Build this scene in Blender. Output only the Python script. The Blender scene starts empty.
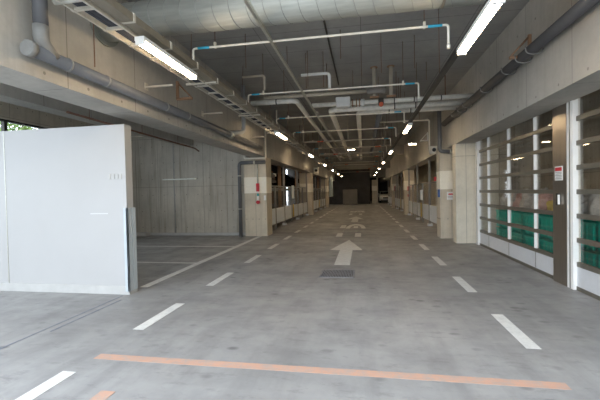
import bpy, bmesh, math, random
from mathutils import Vector, Matrix, noise
random.seed(7)
R = math.radians
S = bpy.context.scene
C = S.collection

YE = 1.8        # where the roof begins: everything nearer the camera is open to the sky
# ------------------------------------------------------------------ camera
cam = bpy.data.objects.new('camera', bpy.data.cameras.new('camera'))
C.objects.link(cam)
right = Vector((0.98490698, 0.17180416, -0.02101382))
down = Vector((-0.01707883, -0.0243502, -0.99955759))
fwd = Vector((-0.17223984, 0.98483014, -0.02104846))
m = Matrix((( right[0], -down[0], -fwd[0], 0),
            ( right[1], -down[1], -fwd[1], 0),
            ( right[2], -down[2], -fwd[2], 1.5),
            (0, 0, 0, 1)))
cam.matrix_world = m
cam.data.sensor_width = 36
cam.data.lens = 364 / 600 * 36
cam.data.clip_end = 300
cam.data.clip_start = 0.05
S.camera = cam

# ------------------------------------------------------------------ daylight and exposure
S.view_settings.view_transform = 'Standard'
S.view_settings.look = 'None'
S.view_settings.gamma = 1
S.view_settings.exposure = 0.06
w = bpy.data.worlds.new('sky'); S.world = w; w.use_nodes = True
nt = w.node_tree; nt.nodes.clear()
wo = nt.nodes.new('ShaderNodeOutputWorld'); bg = nt.nodes.new('ShaderNodeBackground')
bg.inputs['Color'].default_value = (0.82, 0.905, 1.0, 1)
bg.inputs['Strength'].default_value = 4.7
nt.links.new(bg.outputs[0], wo.inputs[0])
# sky portal at the open entrance behind the camera
pl = bpy.data.lights.new('entrance_sky_portal', 'AREA'); pl.shape = 'RECTANGLE'
pl.size = 24; pl.size_y = 4.4; pl.energy = 1
try: pl.cycles.is_portal = True
except Exception: pass
po = bpy.data.objects.new('entrance_sky_portal', pl); C.objects.link(po)
po.location = (-3, YE - .02, 2.2)
po.rotation_euler = (R(-90), 0, R(180))

TUBE_STRENGTH = 46.0
TUBE_COL = (1.0, 0.76, 0.48, 1)

# ------------------------------------------------------------------ materials
class NG:
    def __init__(s, name):
        s.m = bpy.data.materials.new(name); s.m.use_nodes = True
        s.nt = s.m.node_tree; s.b = s.nt.nodes['Principled BSDF']
    def n(s, t, **k):
        x = s.nt.nodes.new(t)
        for a, v in k.items(): setattr(x, a, v)
        return x
    def l(s, a, b): s.nt.links.new(a, b)
    def math(s, op, a, b=None, c=None):
        x = s.n('ShaderNodeMath', operation=op)
        for i, v in enumerate((a, b, c)):
            if v is None: continue
            if isinstance(v, (int, float)): x.inputs[i].default_value = v
            else: s.l(v, x.inputs[i])
        return x.outputs[0]
    def mix(s, f, a, b):
        x = s.n('ShaderNodeMix', data_type='RGBA')
        for i, v in ((0, f), (6, a), (7, b)):
            if isinstance(v, (int, float, tuple)): x.inputs[i].default_value = v
            else: s.l(v, x.inputs[i])
        return x.outputs[2]
    def noise(s, vec, scale, detail=4, rough=.6):
        x = s.n('ShaderNodeTexNoise'); x.inputs['Scale'].default_value = scale
        x.inputs['Detail'].default_value = detail; x.inputs['Roughness'].default_value = rough
        if vec is not None: s.l(vec, x.inputs['Vector'])
        return x.outputs['Fac']
    def ramp(s, f, p0, p1):
        x = s.n('ShaderNodeMapRange'); x.inputs[1].default_value = p0; x.inputs[2].default_value = p1
        s.l(f, x.inputs[0]); return x.outputs[0]
    def coords(s):
        t = s.n('ShaderNodeTexCoord'); return t.outputs['Object']
    def mapping(s, vec, scale):
        x = s.n('ShaderNodeMapping'); x.inputs['Scale'].default_value = scale; s.l(vec, x.inputs[0]); return x.outputs[0]

def c4(c): return (c[0], c[1], c[2], 1)
def sc(c, k): return (c[0]*k, c[1]*k, c[2]*k, 1)

def plain(name, col, rough=.5, metal=0., var=.12, scale=8., stretch=(1,1,1), spec=.5):
    g = NG(name); v = g.mapping(g.coords(), stretch)
    f = g.noise(v, scale)
    g.l(g.mix(g.ramp(f, .3, .7), sc(col, 1-var), sc(col, 1+var)), g.b.inputs['Base Color'])
    g.b.inputs['Roughness'].default_value = rough; g.b.inputs['Metallic'].default_value = metal
    g.b.inputs['Specular IOR Level'].default_value = spec
    return g.m

def concrete(name, col, u, v, pu=.9, pv=1.8, ties=True, streak=.18, off=(0,0), lines=True, vert=2):
    """formwork concrete: blotches, streaks, panel joints and tie holes; u, v are the in-plane axes"""
    g = NG(name); co = g.coords()
    sep = g.n('ShaderNodeSeparateXYZ'); g.l(co, sep.inputs[0])
    U = g.math('ADD', sep.outputs[u], off[0]); V = g.math('ADD', sep.outputs[v], off[1])
    blot = g.noise(co, 1.1, 6, .62)
    fine = g.noise(co, 14, 4, .6)
    st = [9., 9., 9.]; st[vert] = .5
    strk = g.noise(g.mapping(co, tuple(st)), 1.0, 3, .6)
    c = g.mix(g.ramp(blot, .3, .7), sc(col, .80), sc(col, 1.12))
    c = g.mix(g.math('MULTIPLY', g.ramp(fine, .45, .75), .25), c, sc(col, .7))
    c = g.mix(g.math('MULTIPLY', g.ramp(strk, .5, .75), streak*2), c, (col[0]*.55, col[1]*.52, col[2]*.47, 1))
    if lines:
        fu = g.math('PINGPONG', U, pu/2); fv = g.math('PINGPONG', V, pv/2)
        lu = g.math('LESS_THAN', fu, .006); lv = g.math('LESS_THAN', fv, .006)
        ln = g.math('MAXIMUM', lu, lv)
        c = g.mix(g.math('MULTIPLY', ln, .75), c, sc(col, .35))
        if ties:
            # holes at quarter points
            hu = g.math('SUBTRACT', g.math('PINGPONG', g.math('ADD', U, pu/4), pu/4), 0.0)
            hv = g.math('SUBTRACT', g.math('PINGPONG', g.math('ADD', V, pv/6), pv/6), 0.0)
            d = g.math('ADD', g.math('MULTIPLY', hu, hu), g.math('MULTIPLY', hv, hv))
            c = g.mix(g.math('MULTIPLY', g.math('LESS_THAN', d, .018**2), .7), c, sc(col, .3))
    g.l(c, g.b.inputs['Base Color'])
    g.b.inputs['Roughness'].default_value = .85
    bp = g.n('ShaderNodeBump'); bp.inputs['Strength'].default_value = .25; bp.inputs['Distance'].default_value = .01
    g.l(fine, bp.inputs['Height']); g.l(bp.outputs[0], g.b.inputs['Normal'])
    return g.m

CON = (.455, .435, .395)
M = {}
M['beam_y'] = concrete('beam_concrete', CON, 1, 2, 1.25, 3.4, True, .12, (0.08, 1.15))
M['beam_x'] = concrete('cross_beam_concrete', (.40,.365,.31), 0, 2, 1.8, 3.4, False, .12)
M['back'] = concrete('wall_concrete', (.54, .50, .43), 0, 2, .9, 1.8, True, .42, (.35, 0))
M['side'] = concrete('side_wall_concrete', (.56, .50, .41), 1, 2, .9, 1.8, True, .22)
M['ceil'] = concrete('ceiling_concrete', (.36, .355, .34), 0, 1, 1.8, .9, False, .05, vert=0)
M['col_low'] = concrete('column_concrete', (.66, .59, .47), 0, 2, .45, 3.6, True, .15)
M['pale_con'] = concrete('pale_column_concrete', (.74, .68, .56), 0, 2, 1.2, 2.4, True, .12)
M['col_band'] = plain('column_white_band', (.93, .88, .76), .6, 0, .04)
M['white_paint'] = plain('white_painted_panel', (.455, .455, .455), .5, 0, .02, 1.5)
M['skirting'] = plain('white_skirting', (.49, .49, .48), .6, 0, .06, 6)
M['guard'] = plain('pale_blue_guard', (.50, .56, .60), .45, 0, .04)
M['galv'] = plain('galvanised_metal', (.62, .62, .56), .42, .75, .12, 20)
M['duct'] = plain('duct_metal', (.43, .44, .40), .5, .35, .14, 4, (.6, 6, 6))
M['duct_seam'] = plain('duct_seam', (.36, .36, .34), .5, .6)
M['duct_cap'] = plain('duct_gasket', (.22, .23, .20), .7)
M['pipe_blue'] = plain('blue_grey_pipe', (.125, .13, .14), .45, .0, .1, 6)
M['pipe_cap'] = plain('pale_pipe_cap', (.25, .25, .24), .5)
M['pipe_dark'] = plain('dark_grey_pipe', (.065, .065, .07), .5, 0, .1, 6)
M['pipe_white'] = plain('white_pipe', (.84, .80, .70), .42, .0, .08, 6)
M['jacket'] = plain('insulation_jacket', (.82, .80, .74), .4, .0, .1, 10)
M['pipe_beige'] = plain('beige_pipe', (.46, .41, .33), .5, .0, .1, 6)
M['cyan'] = plain('cyan_tape', (.05, .48, .72), .5)
M['orange_tape'] = plain('red_tape', (.62, .12, .05), .5)
M['grate_bar'] = plain('grate_steel', (.24, .245, .27), .5, .3)
M['pipe_galv'] = plain('dull_galvanised_pipe', (.42, .44, .45), .45, .2)
M['rod'] = plain('rusty_rod', (.19, .10, .065), .7, .3)
M['dark'] = plain('dark_metal', (.055, .05, .045), .5, .4)
M['rack'] = plain('rack_metal', (.58, .54, .46), .45, .1, .12, 12)
M['raceway'] = plain('brown_raceway', (.27, .235, .18), .5, .25, .1, 8)
M['cable'] = plain('grey_cable', (.035, .035, .04), .6)
M['alu'] = plain('aluminium_rail', (.17, .155, .125), .38, .4, .06, 10)
M['alu_white'] = plain('bright_aluminium_post', (.90, .89, .86), .4, .0, .03, 10)
M['steel'] = plain('brushed_steel', (.30, .265, .225), .28, .8, .12, 5, (12, 12, .25))
M['panel_white'] = plain('white_door_panel', (.62, .63, .65), .45, 0, .03)
M['teal'] = plain('teal_plastic', (.0, .60, .50), .38, 0, .08)
M['yellow'] = plain('yellow_plastic', (.62, .42, .03), .5)
M['red'] = plain('red_plastic', (.55, .02, .035), .4)
M['tealp'] = plain('green_plastic', (.02, .35, .32), .4)
M['white_pl'] = plain('white_plastic', (.82, .82, .80), .4, 0, .03)
M['fence_white'] = plain('white_fence_panel', (.74, .78, .82), .5, 0, .06)
M['fence_post'] = plain('grey_fence_post', (.30, .29, .27), .5, .3)
M['bluebox'] = plain('blue_plastic', (.03, .10, .30), .4)
M['kraft'] = plain('rusty_steel_plate', (.33, .20, .12), .7)
M['black'] = plain('black_rubber', (.02, .02, .02), .7)
M['car_white'] = plain('white_car_paint', (.8, .8, .78), .25, 0, .02)
M['car_dark'] = plain('dark_car_paint', (.02, .02, .025), .2, .2, .02)
M['car_glass'] = plain('car_glass', (.02, .025, .03), .08, 0, .02)
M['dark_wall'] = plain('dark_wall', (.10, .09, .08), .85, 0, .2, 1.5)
M['box_grey'] = plain('grey_cabinet', (.22, .20, .18), .7, 0, .1, 2)
M['pale_blue'] = plain('pale_blue_panel', (.52, .62, .66), .5)
M['bark'] = plain('bark', (.12, .09, .06), .9)
M['leaf'] = plain('leaf', (.16, .24, .06), .6, 0, .3, 3)
M['leaf'].node_tree.nodes['Principled BSDF'].inputs['Subsurface Weight'].default_value = 0
M['asphalt'] = plain('outdoor_paving', (.42, .42, .41), .9, 0, .1, 2)

# worn floor paint
def mark_mat(name, col, wear=.25):
    g = NG(name); co = g.coords()
    f = g.noise(co, 9, 6, .7); f2 = g.noise(co, 45, 3, .6)
    k = g.math('MULTIPLY', g.ramp(g.math('ADD', f, g.math('MULTIPLY', f2, .4)), .62, .92), wear*2.4)
    g.l(g.mix(k, c4(col), (.33, .33, .32, 1)), g.b.inputs['Base Color'])
    g.b.inputs['Roughness'].default_value = .7
    return g.m
M['mark'] = mark_mat('white_road_paint', (.72, .72, .70), .15)
M['mark_faint'] = mark_mat('worn_road_paint', (.50, .49, .46), .7)
M['mark_orange'] = mark_mat('orange_road_paint', (.53, .32, .235), .3)
M['joint_blue'] = mark_mat('blue_grey_joint_filler', (.17, .185, .23), .2)

# floor: smooth sealed concrete with stains
def floor_mat():
    g = NG('floor_sealed_concrete'); co = g.coords()
    big = g.noise(co, .35, 6, .6); mid = g.noise(co, 1.7, 8, .65)
    drag = g.noise(g.mapping(co, (3.2, .5, 1)), 1.0, 5, .6)
    drag2 = g.noise(g.mapping(co, (.4, 3.0, 1)), 1.2, 5, .6)
    base = (.325, .323, .322)
    c = g.mix(g.ramp(big, .35, .65), sc(base, .78), sc(base, 1.18))
    c = g.mix(g.math('MULTIPLY', g.ramp(mid, .42, .66), .55), c, sc(base, .62))
    c = g.mix(g.math('MULTIPLY', g.ramp(drag, .48, .68), .5), c, sc(base, .58))
    sc2 = g.noise(g.mapping(co, (2.2, 5.0, 1)), 1.6, 6, .7)
    c = g.mix(g.math('MULTIPLY', g.ramp(sc2, .55, .66), .45), c, sc(base, .5))
    c = g.mix(g.math('MULTIPLY', g.ramp(drag2, .52, .8), .3), c, sc(base, 1.3))
    vo = g.n('ShaderNodeTexVoronoi'); vo.inputs['Scale'].default_value = 3.4; vo.inputs['Randomness'].default_value = 1
    g.l(g.mapping(co, (1, 1.5, 1)), vo.inputs['Vector'])
    msk = g.ramp(g.noise(co, 1.1, 3), .48, .60)
    sp = g.math('MULTIPLY', g.math('SUBTRACT', 1.0, g.ramp(vo.outputs['Distance'], .11, .25)), msk)
    c = g.mix(g.math('MULTIPLY', sp, .75), c, sc(base, .33))
    g.l(c, g.b.inputs['Base Color'])
    rr = g.n('ShaderNodeMapRange'); rr.inputs[1].default_value = .3; rr.inputs[2].default_value = .7
    rr.inputs[3].default_value = .38; rr.inputs[4].default_value = .62
    g.l(mid, rr.inputs[0]); g.l(rr.outputs[0], g.b.inputs['Roughness'])
    g.b.inputs['Specular IOR Level'].default_value = .45
    return g.m
M['floor'] = floor_mat()

def glass_mat(name, tint=(.80,.80,.78), refl=1.0):
    g = NG(name); g.nt.nodes.remove(g.b)
    out = g.nt.nodes['Material Output']
    tr = g.n('ShaderNodeBsdfTransparent'); tr.inputs[0].default_value = c4(tint)
    gl = g.n('ShaderNodeBsdfGlossy'); gl.inputs['Roughness'].default_value = .03
    gl.inputs['Color'].default_value = (1, 1, 1, 1)
    fr = g.n('ShaderNodeFresnel'); fr.inputs[0].default_value = 1.5
    mx = g.n('ShaderNodeMixShader')
    gm = g.n('ShaderNodeNewGeometry'); ff = g.math('MULTIPLY', g.math('MULTIPLY', fr.outputs[0], refl), g.math('SUBTRACT', 1.0, gm.outputs['Backfacing']))
    g.l(ff, mx.inputs[0]); g.l(tr.outputs[0], mx.inputs[1]); g.l(gl.outputs[0], mx.inputs[2])
    g.l(mx.outputs[0], out.inputs[0])
    return g.m
M['glass'] = glass_mat('smoky_door_pane', (.88, .86, .83))
M['glass_clear'] = glass_mat('window_glass', (.9, .92, .92))

def mesh_mat():
    """wire mesh screen: fine grid, mostly open"""
    g = NG('wire_mesh'); out = g.nt.nodes['Material Output']
    co = g.coords(); sep = g.n('ShaderNodeSeparateXYZ'); g.l(co, sep.inputs[0])
    a = g.math('LESS_THAN', g.math('PINGPONG', sep.outputs[1], .025), .0025)
    b = g.math('LESS_THAN', g.math('PINGPONG', sep.outputs[2], .025), .0025)
    k = g.math('MAXIMUM', a, b)
    g.b.inputs['Base Color'].default_value = (.25, .24, .22, 1)
    tr = g.n('ShaderNodeBsdfTransparent'); mx = g.n('ShaderNodeMixShader')
    g.l(k, mx.inputs[0]); g.l(tr.outputs[0], mx.inputs[1]); g.l(g.b.outputs[0], mx.inputs[2]); g.l(mx.outputs[0], out.inputs[0])
    return g.m
M['mesh'] = mesh_mat()

def emit(name, col, s):
    g = NG(name); g.b.inputs['Base Color'].default_value = (.9, .9, .9, 1)
    g.b.inputs['Emission Color'].default_value = col; g.b.inputs['Emission Strength'].default_value = s
    return g.m
M['tube'] = emit('lit_fluorescent_tube', TUBE_COL, TUBE_STRENGTH)

def bag_mat(name, col):
    g = NG(name); co = g.coords(); f = g.noise(co, 9, 5, .7)
    g.l(g.mix(g.ramp(f, .35, .65), sc(col, .7), sc(col, 1.2)), g.b.inputs['Base Color'])
    g.b.inputs['Roughness'].default_value = .3
    bp = g.n('ShaderNodeBump'); bp.inputs['Strength'].default_value = .7; bp.inputs['Distance'].default_value = .03
    g.l(f, bp.inputs['Height']); g.l(bp.outputs[0], g.b.inputs['Normal'])
    return g.m
M['bag_clear'] = bag_mat('translucent_bag', (.66, .64, .62))
M['bag_yellow'] = bag_mat('yellow_bag', (.85, .66, .18))
M['bag_pink'] = bag_mat('pinkish_bag', (.70, .45, .42))

# ------------------------------------------------------------------ mesh builder
class MB:
    def __init__(s): s.bm = bmesh.new()
    def box(s, x0, x1, y0, y1, z0, z1, bev=0.):
        b = bmesh.new()
        bmesh.ops.create_cube(b, size=1)
        for v in b.verts:
            v.co = Vector(((x0+x1)/2 + v.co.x*(x1-x0), (y0+y1)/2 + v.co.y*(y1-y0), (z0+z1)/2 + v.co.z*(z1-z0)))
        if bev: bmesh.ops.bevel(b, geom=b.edges[:], offset=bev, segments=2, affect='EDGES', profile=.6)
        s._merge(b); return s
    def _merge(s, b, smooth=False):
        me = bpy.data.meshes.new('tmp')
        if smooth:
            for f in b.faces: f.smooth = True
        b.to_mesh(me); b.free(); s.bm.from_mesh(me); bpy.data.meshes.remove(me)
    def cyl(s, a, b, r, seg=16, r2=None):
        a = Vector(a); b = Vector(b); d = b - a
        q = bmesh.new()
        bmesh.ops.create_cone(q, cap_ends=True, segments=seg, radius1=r, radius2=r if r2 is None else r2, depth=d.length)
        rot = d.to_track_quat('Z', 'Y').to_matrix().to_4x4()
        bmesh.ops.transform(q, matrix=Matrix.Translation((a+b)/2) @ rot, verts=q.verts)
        for f in q.faces:
            if len(f.verts) == 4: f.smooth = True
        s._merge(q); return s
    def ring(s, a, b, ro, ri, seg=32):
        """hollow collar from a to b"""
        a = Vector(a); b = Vector(b); d = (b-a).normalized()
        q = d.to_track_quat('Z', 'Y').to_matrix()
        rows = []
        for p, r in ((a, ri), (a, ro), (b, ro), (b, ri)):
            rows.append([s.bm.verts.new(p + q @ Vector((math.cos(t)*r, math.sin(t)*r, 0))) for t in [2*math.pi*i/seg for i in range(seg)]])
        for k in range(4):
            A, B = rows[k], rows[(k+1) % 4]
            for i in range(seg):
                f = s.bm.faces.new((A[i], A[(i+1) % seg], B[(i+1) % seg], B[i])); f.smooth = k in (1, 3)
        return s
    def sweep(s, pts, r, seg=12, bend=None, caps=True):
        pts = [Vector(p) for p in pts]
        if bend is None: bend = r*2.2
        path = [pts[0]]
        for i in range(1, len(pts)-1):
            p = pts[i]; d0 = (pts[i-1]-p); d1 = (pts[i+1]-p)
            k = min(bend, d0.length*.45, d1.length*.45)
            if k < 1e-5: path.append(p); continue
            A = p + d0.normalized()*k; B = p + d1.normalized()*k
            for j in range(7):
                t = j/6; path.append(A*(1-t)**2 + p*2*t*(1-t) + B*t*t)
        path.append(pts[-1])
        nrm = None; rings = []
        for i, p in enumerate(path):
            if i == 0: t = (path[1]-p)
            elif i == len(path)-1: t = (p-path[-2])
            else: t = (path[i+1]-p).normalized() + (p-path[i-1]).normalized()
            t.normalize()
            if nrm is None:
                up = Vector((0, 0, 1)) if abs(t.z) < .9 else Vector((1, 0, 0))
                nrm = (up - t*up.dot(t)).normalized()
            else:
                nrm = (nrm - t*nrm.dot(t)).normalized()
            bi = t.cross(nrm)
            rings.append([s.bm.verts.new(p + (nrm*math.cos(a)+bi*math.sin(a))*r) for a in [2*math.pi*k/seg for k in range(seg)]])
        for A, B in zip(rings, rings[1:]):
            for k in range(seg):
                f = s.bm.faces.new((A[k], A[(k+1) % seg], B[(k+1) % seg], B[k])); f.smooth = True
        if caps:
            s.bm.faces.new(rings[0][::-1]); s.bm.faces.new(rings[-1])
        return s
    def poly(s, pts, z0, z1):
        """prism from a flat xy outline"""
        a = [s.bm.verts.new((x, y, z0)) for x, y in pts]; b = [s.bm.verts.new((x, y, z1)) for x, y in pts]
        s.bm.faces.new(a[::-1]); s.bm.faces.new(b)
        for i in range(len(pts)):
            j = (i+1) % len(pts); s.bm.faces.new((a[i], a[j], b[j], b[i]))
        return s
    def build(s, name, mat, parent=None):
        bmesh.ops.recalc_face_normals(s.bm, faces=s.bm.faces[:])
        if parent is not None:
            off = world_loc(parent)
            bmesh.ops.translate(s.bm, vec=-off, verts=s.bm.verts[:])
        me = bpy.data.meshes.new(name); s.bm.to_mesh(me); s.bm.free()
        o = bpy.data.objects.new(name, me); C.objects.link(o)
        me.materials.append(M[mat] if isinstance(mat, str) else mat)
        if parent is not None: o.parent = parent
        return o
def world_loc(o):
    v = Vector((0, 0, 0))
    while o is not None: v += o.location; o = o.parent
    return v
def tag(o, label=None, cat=None, group=None, kind=None):
    if label: o['label'] = label
    if cat: o['category'] = cat
    if group: o['group'] = group
    if kind: o['kind'] = kind
    return o
def empty(name, loc, label=None, cat=None, group=None, kind=None):
    o = bpy.data.objects.new(name, None); o.location = loc; o.empty_display_size = .1
    C.objects.link(o); return tag(o, label, cat, group, kind)
def struct(name, mb, mat, parent=None):
    o = mb.build(name, mat, parent)
    if parent is None: o['kind'] = 'structure'
    return o
def copy_tree(o, parent=None):
    c = o.copy(); C.objects.link(c); c.parent = parent
    for ch in [x for x in bpy.data.objects if x.parent == o]: copy_tree(ch, c)
    return c
ORD = ['nearest', 'second nearest', 'third', 'fourth', 'fifth', 'sixth', 'seventh', 'eighth', 'ninth', 'tenth',
       'eleventh', 'twelfth', 'thirteenth', 'fourteenth', 'fifteenth', 'sixteenth', 'seventeenth', 'eighteenth']

CZ = 4.3        # ceiling
SOF = 2.74      # beam soffit
XL, XR = -3.3, 2.5

# ------------------------------------------------------------------ structure
struct('floor', MB().box(-14, 9, -1.2, 62, -.2, 0), 'floor')
struct('floor_outside', MB().box(-40, 40, -40, -1.2, -.2, -.01), 'asphalt')
struct('ground_outside', MB().box(-40, -14, -1.2, 40, -.2, -.012), 'asphalt')
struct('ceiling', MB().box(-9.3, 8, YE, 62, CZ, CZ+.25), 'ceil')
# long beams over the column lines
b = MB().box(XL-.5, XL, YE, 58, SOF, CZ); bl = struct('trim_1', b, 'beam_y')
b = MB().box(XR, XR+.5, YE, 58, SOF, CZ); br = struct('trim_2', b, 'beam_y')
# cross beams of the parking bay on the left and of the far aisle
struct('trim_3', MB().box(-6.5, -6.1, YE, 12.5, 3.28, CZ), 'beam_y')
struct('trim_6', MB().box(XL, XR, 34.9, 35.4, 3.6, CZ), 'beam_x')
struct('trim_7', MB().box(XL, XR, 23.3, 23.8, 3.75, CZ), 'beam_x')
# unseen wall added outside on the right, blocks sky to darken the right side
struct('wall_sky_blocker', MB().box(4.8, 5.2, -24, YE, -.02, 8), 'side')
# bay back wall, bay window wall
struct('wall_back', MB().box(-9.2, -4.1, 12.5, 12.75, 0, CZ), 'back')
b = MB()
b.box(-9.3, -9.05, -1.2, 12.5, 0, 1.1); b.box(-9.3, -9.05, YE, 12.5, 3.55, CZ); b.box(-9.3, -9.05, 9.4, 12.5, 1.1, 3.55)
struct('wall_left', b, 'side')
win = empty('window_1', (-9.18, 0, 1.1)); win['kind'] = 'structure'
f = MB(); f.box(-9.22, -9.12, -1.2, 9.4, 1.1, 1.16); f.box(-9.22, -9.12, -1.2, 9.4, 3.5, 3.55)
for y in (-1.1, 0.8, 2.6, 4.4, 6.2, 8.0, 9.3): f.box(-9.22, -9.12, y, y+.09, 1.16, 3.5)
f.build('window_frame', 'dark', win)
MB().box(-9.18, -9.165, -1.2, 9.4, 1.16, 3.5).build('window_glass', 'glass_clear', win)
struct('trim_8', MB().box(-9.05, -7.9, 12.15, 12.5, 0, .12, .01), 'skirting')
struct('baseboard_back', MB().box(-7.9, -4.1, 12.44, 12.5, 0, .1, .01), 'skirting')
# machine parking hall walls beyond the columns, left and right
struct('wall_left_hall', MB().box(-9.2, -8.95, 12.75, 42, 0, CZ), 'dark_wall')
struct('wall_right_hall', MB().box(4.6, 4.8, 11.3, 58, 0, CZ), 'pale_con')
# refuse room behind the glazed doors
struct('wall_refuse_end', MB().box(3.5, 5.0, 11.0, 11.3, 0, CZ), 'back')
struct('wall_refuse_back', MB().box(4.8, 5.0, YE, 11.0, 0, CZ), 'side')
struct('wall_refuse_pier', MB().box(3.05, 3.85, 10.55, 11.0, 0, CZ), 'pale_con')
# far end
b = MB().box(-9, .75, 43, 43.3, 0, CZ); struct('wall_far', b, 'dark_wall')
struct('wall_far_leak_blocker', MB().box(.55, .75, 43.3, 57.2, 0, CZ), 'back')  # unseen wall added to stop daylight leaking into the far opening
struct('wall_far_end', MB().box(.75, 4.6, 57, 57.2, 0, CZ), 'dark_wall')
struct('trim_9', MB().box(.75, 4.6, 42.7, 43.2, 3.0, CZ), 'beam_x')

# ------------------------------------------------------------------ white partition wall
pw = empty('partition_wall', (-3.54, 4.98, 0), 'white painted partition wall in the left foreground, edge guarded by pale blue strips', 'partition wall')
MB().box(-9.0, -3.54, 4.98, 5.14, 0, 2.585).build('wall_panel', 'white_paint', pw)
MB().box(-9.0, -3.52, 4.96, 5.16, 0, .13, .004).build('skirting', 'skirting', pw)
MB().box(-5.70, -5.688, 4.974, 4.98, .13, 2.585).build('panel_joint', 'galv', pw)
g = MB(); g.box(-3.58, -3.515, 4.95, 4.98, .05, 1.32, .003); g.box(-3.54, -3.515, 4.95, 5.06, .05, 1.32, .003)
g.build('corner_guard', 'guard', pw)
g = MB(); g.box(-3.54, -3.515, 5.075, 5.16, .05, 1.32, .003); g.build('corner_guard', 'guard', pw)
g = MB()
for x in (-3.84, -3.77, -3.71, -3.65): g.box(x, x+.045, 4.972, 4.98, 1.76, 1.84)
g.build('mounting_plates', 'skirting', pw)
MB().box(-4.16, -3.86, 4.974, 4.98, 1.23, 1.245).build('glossy_patch', 'panel_white', pw)

# ------------------------------------------------------------------ columns
def column(x0, x1, y0, y1, label, plainc=False, top=SOF, zb=(1.50, 2.06), bandw=None):
    o = empty('concrete_column', ((x0+x1)/2, y0, 0), label, 'column', 'columns beside the aisle')
    if plainc:
        MB().box(x0, x1, y0, y1, 0, top, .012).build('shaft', 'pale_con', o)
    else:
        MB().box(x0, x1, y0, y1, 0, zb[0], .012).build('shaft', 'col_low', o)
        MB().box(x0-.004, x1+.004, y0-.004, y1+.004, zb[0], zb[1], .012).build('painted_band', 'col_band', o)
        MB().box(x0, x1, y0, y1, zb[1], top, .012).build('column_head', 'col_low', o)
    return o
lc = column(-4.1, -3.3, 12.2, 12.9, 'beige column at left end of bay back wall, with conduit and red alarm strip')
column(-4.1, -3.3, 23.4, 24.1, 'second white-banded column down the left side of the aisle')
column(-4.1, -3.3, 34.6, 35.3, 'third and farthest banded column on the left side')
column(2.3, 2.95, 11.65, 12.2, 'white-banded column on the right with small white notice, beside plain column')
column(2.5, 3.04, 10.6, 10.95, 'plain pale concrete column standing right beside the glazed door', True)
column(2.42, 3.0, 22.6, 23.2, 'white-banded column on the right with red marks, beyond the white guard panels')
column(2.42, 3.0, 32.2, 32.8, 'farthest banded column on the right with a red mark')
column(.95, 1.5, 42.0, 42.5, 'distant banded column standing left of the white car')

# ------------------------------------------------------------------ floor markings
def mark(pts, label, cat, group=None, mat='mark', name='painted_line', h=.003):
    o = MB().poly(pts, .0004, h).build(name, mat); return tag(o, label, cat, group)
def rect(x0, x1, y0, y1): return [(x0, y0), (x1, y0), (x1, y1), (x0, y1)]
for k in range(17):
    y = 3.67 + 1.932*k
    mark(rect(1.47, 1.60, y, y+.96), f'white painted dash, {ORD[k]} from the camera in the right dashed line', 'road marking', 'right dashed lane line', name='lane_dash')
for k in range(18):
    y = 3.67 + 1.925*(k-1)
    mark(rect(-2.58, -2.45, y, y+.96), f'white painted dash, {ORD[k]} from the camera in the left dashed line', 'road marking', 'left dashed lane line', name='lane_dash')
mark(rect(-3.64, -3.50, 5.4, 12.2), 'long solid white line running from the partition wall to the first left column', 'road marking', name='edge_line')
mark(rect(-8.9, -3.64, 7.38, 7.47), 'white bay divider line nearer the camera, behind the partition', 'road marking', 'parking bay divider lines', name='parking_line')
mark(rect(-8.9, -3.64, 9.76, 9.86), 'white bay divider line farther back, nearer the bay wall', 'road marking', 'parking bay divider lines', name='parking_line')
mark(rect(-2.49, 1.49, 2.955, 3.055), 'long orange line painted across the aisle in the foreground', 'road marking', name='orange_line', mat='mark_orange')
mark(rect(-2.02, -1.90, 1.2, 2.47), 'short orange line stub cut by the bottom edge of the photo', 'road marking', name='orange_line', mat='mark_orange')
mark(rect(-1.02, -.92, 1.2, 2.40), 'tiny end of an orange line right of the stub', 'road marking', name='orange_line', mat='mark_orange')
mark(rect(-3.8, 3.2, 35.6, 35.75), 'pale line painted across the far end of the aisle', 'road marking', name='cross_line', mat='mark_faint')
ax = -.46
def arrow(y, label):
    mark([(ax-.16, y), (ax+.16, y), (ax+.16, y+1.92), (ax+.41, y+1.92), (ax, y+3.86), (ax-.41, y+1.92), (ax-.16, y+1.92)],
         label, 'road marking', 'arrows painted on the aisle', name='painted_arrow')
arrow(7.43, 'large white straight arrow painted ahead of the drain grate')
arrow(17.9, 'second white arrow, between the two worn characters')
def glyph(y, label):
    o = empty('road_lettering', (ax, y, 0), label, 'road marking', 'worn characters painted on the aisle')
    def st(pts, mat='mark'): MB().poly(pts, .0004, .003).build('stroke', mat, o)
    st(rect(-.94, -.74, y, y+1.0)); st(rect(-.31, -.11, y, y+1.0))
    st([(-.94, y+1.0), (-.80, y+1.0), (-.72, y+2.1), (-.80, y+2.1)], 'mark_faint')
    st(rect(-.72, -.02, y+1.55, y+1.85), 'mark_faint')
    st(rect(-.98, -.76, y+2.9, y+4.1))
    arc = []
    for i in range(13):
        a = math.pi*i/12; arc.append((-.34+math.cos(a)*.40, y+2.7+math.sin(a)*2.0))
    for i in range(12, -1, -1):
        a = math.pi*i/12; arc.append((-.34+math.cos(a)*.23, y+2.7+math.sin(a)*1.3))
    # ring sector, in quads
    mb = MB(); n = 13
    for i in range(12):
        mb.poly([arc[i], arc[i+1], arc[2*n-2-i], arc[2*n-1-i]], .0004, .003)
    mb.build('stroke', 'mark', o)
    st(rect(-.43, -.25, y+2.9, y+3.6))
glyph(12.1, 'worn white painted character just beyond the large arrow')
glyph(23.4, 'farther worn white painted character beyond the second arrow')

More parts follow.
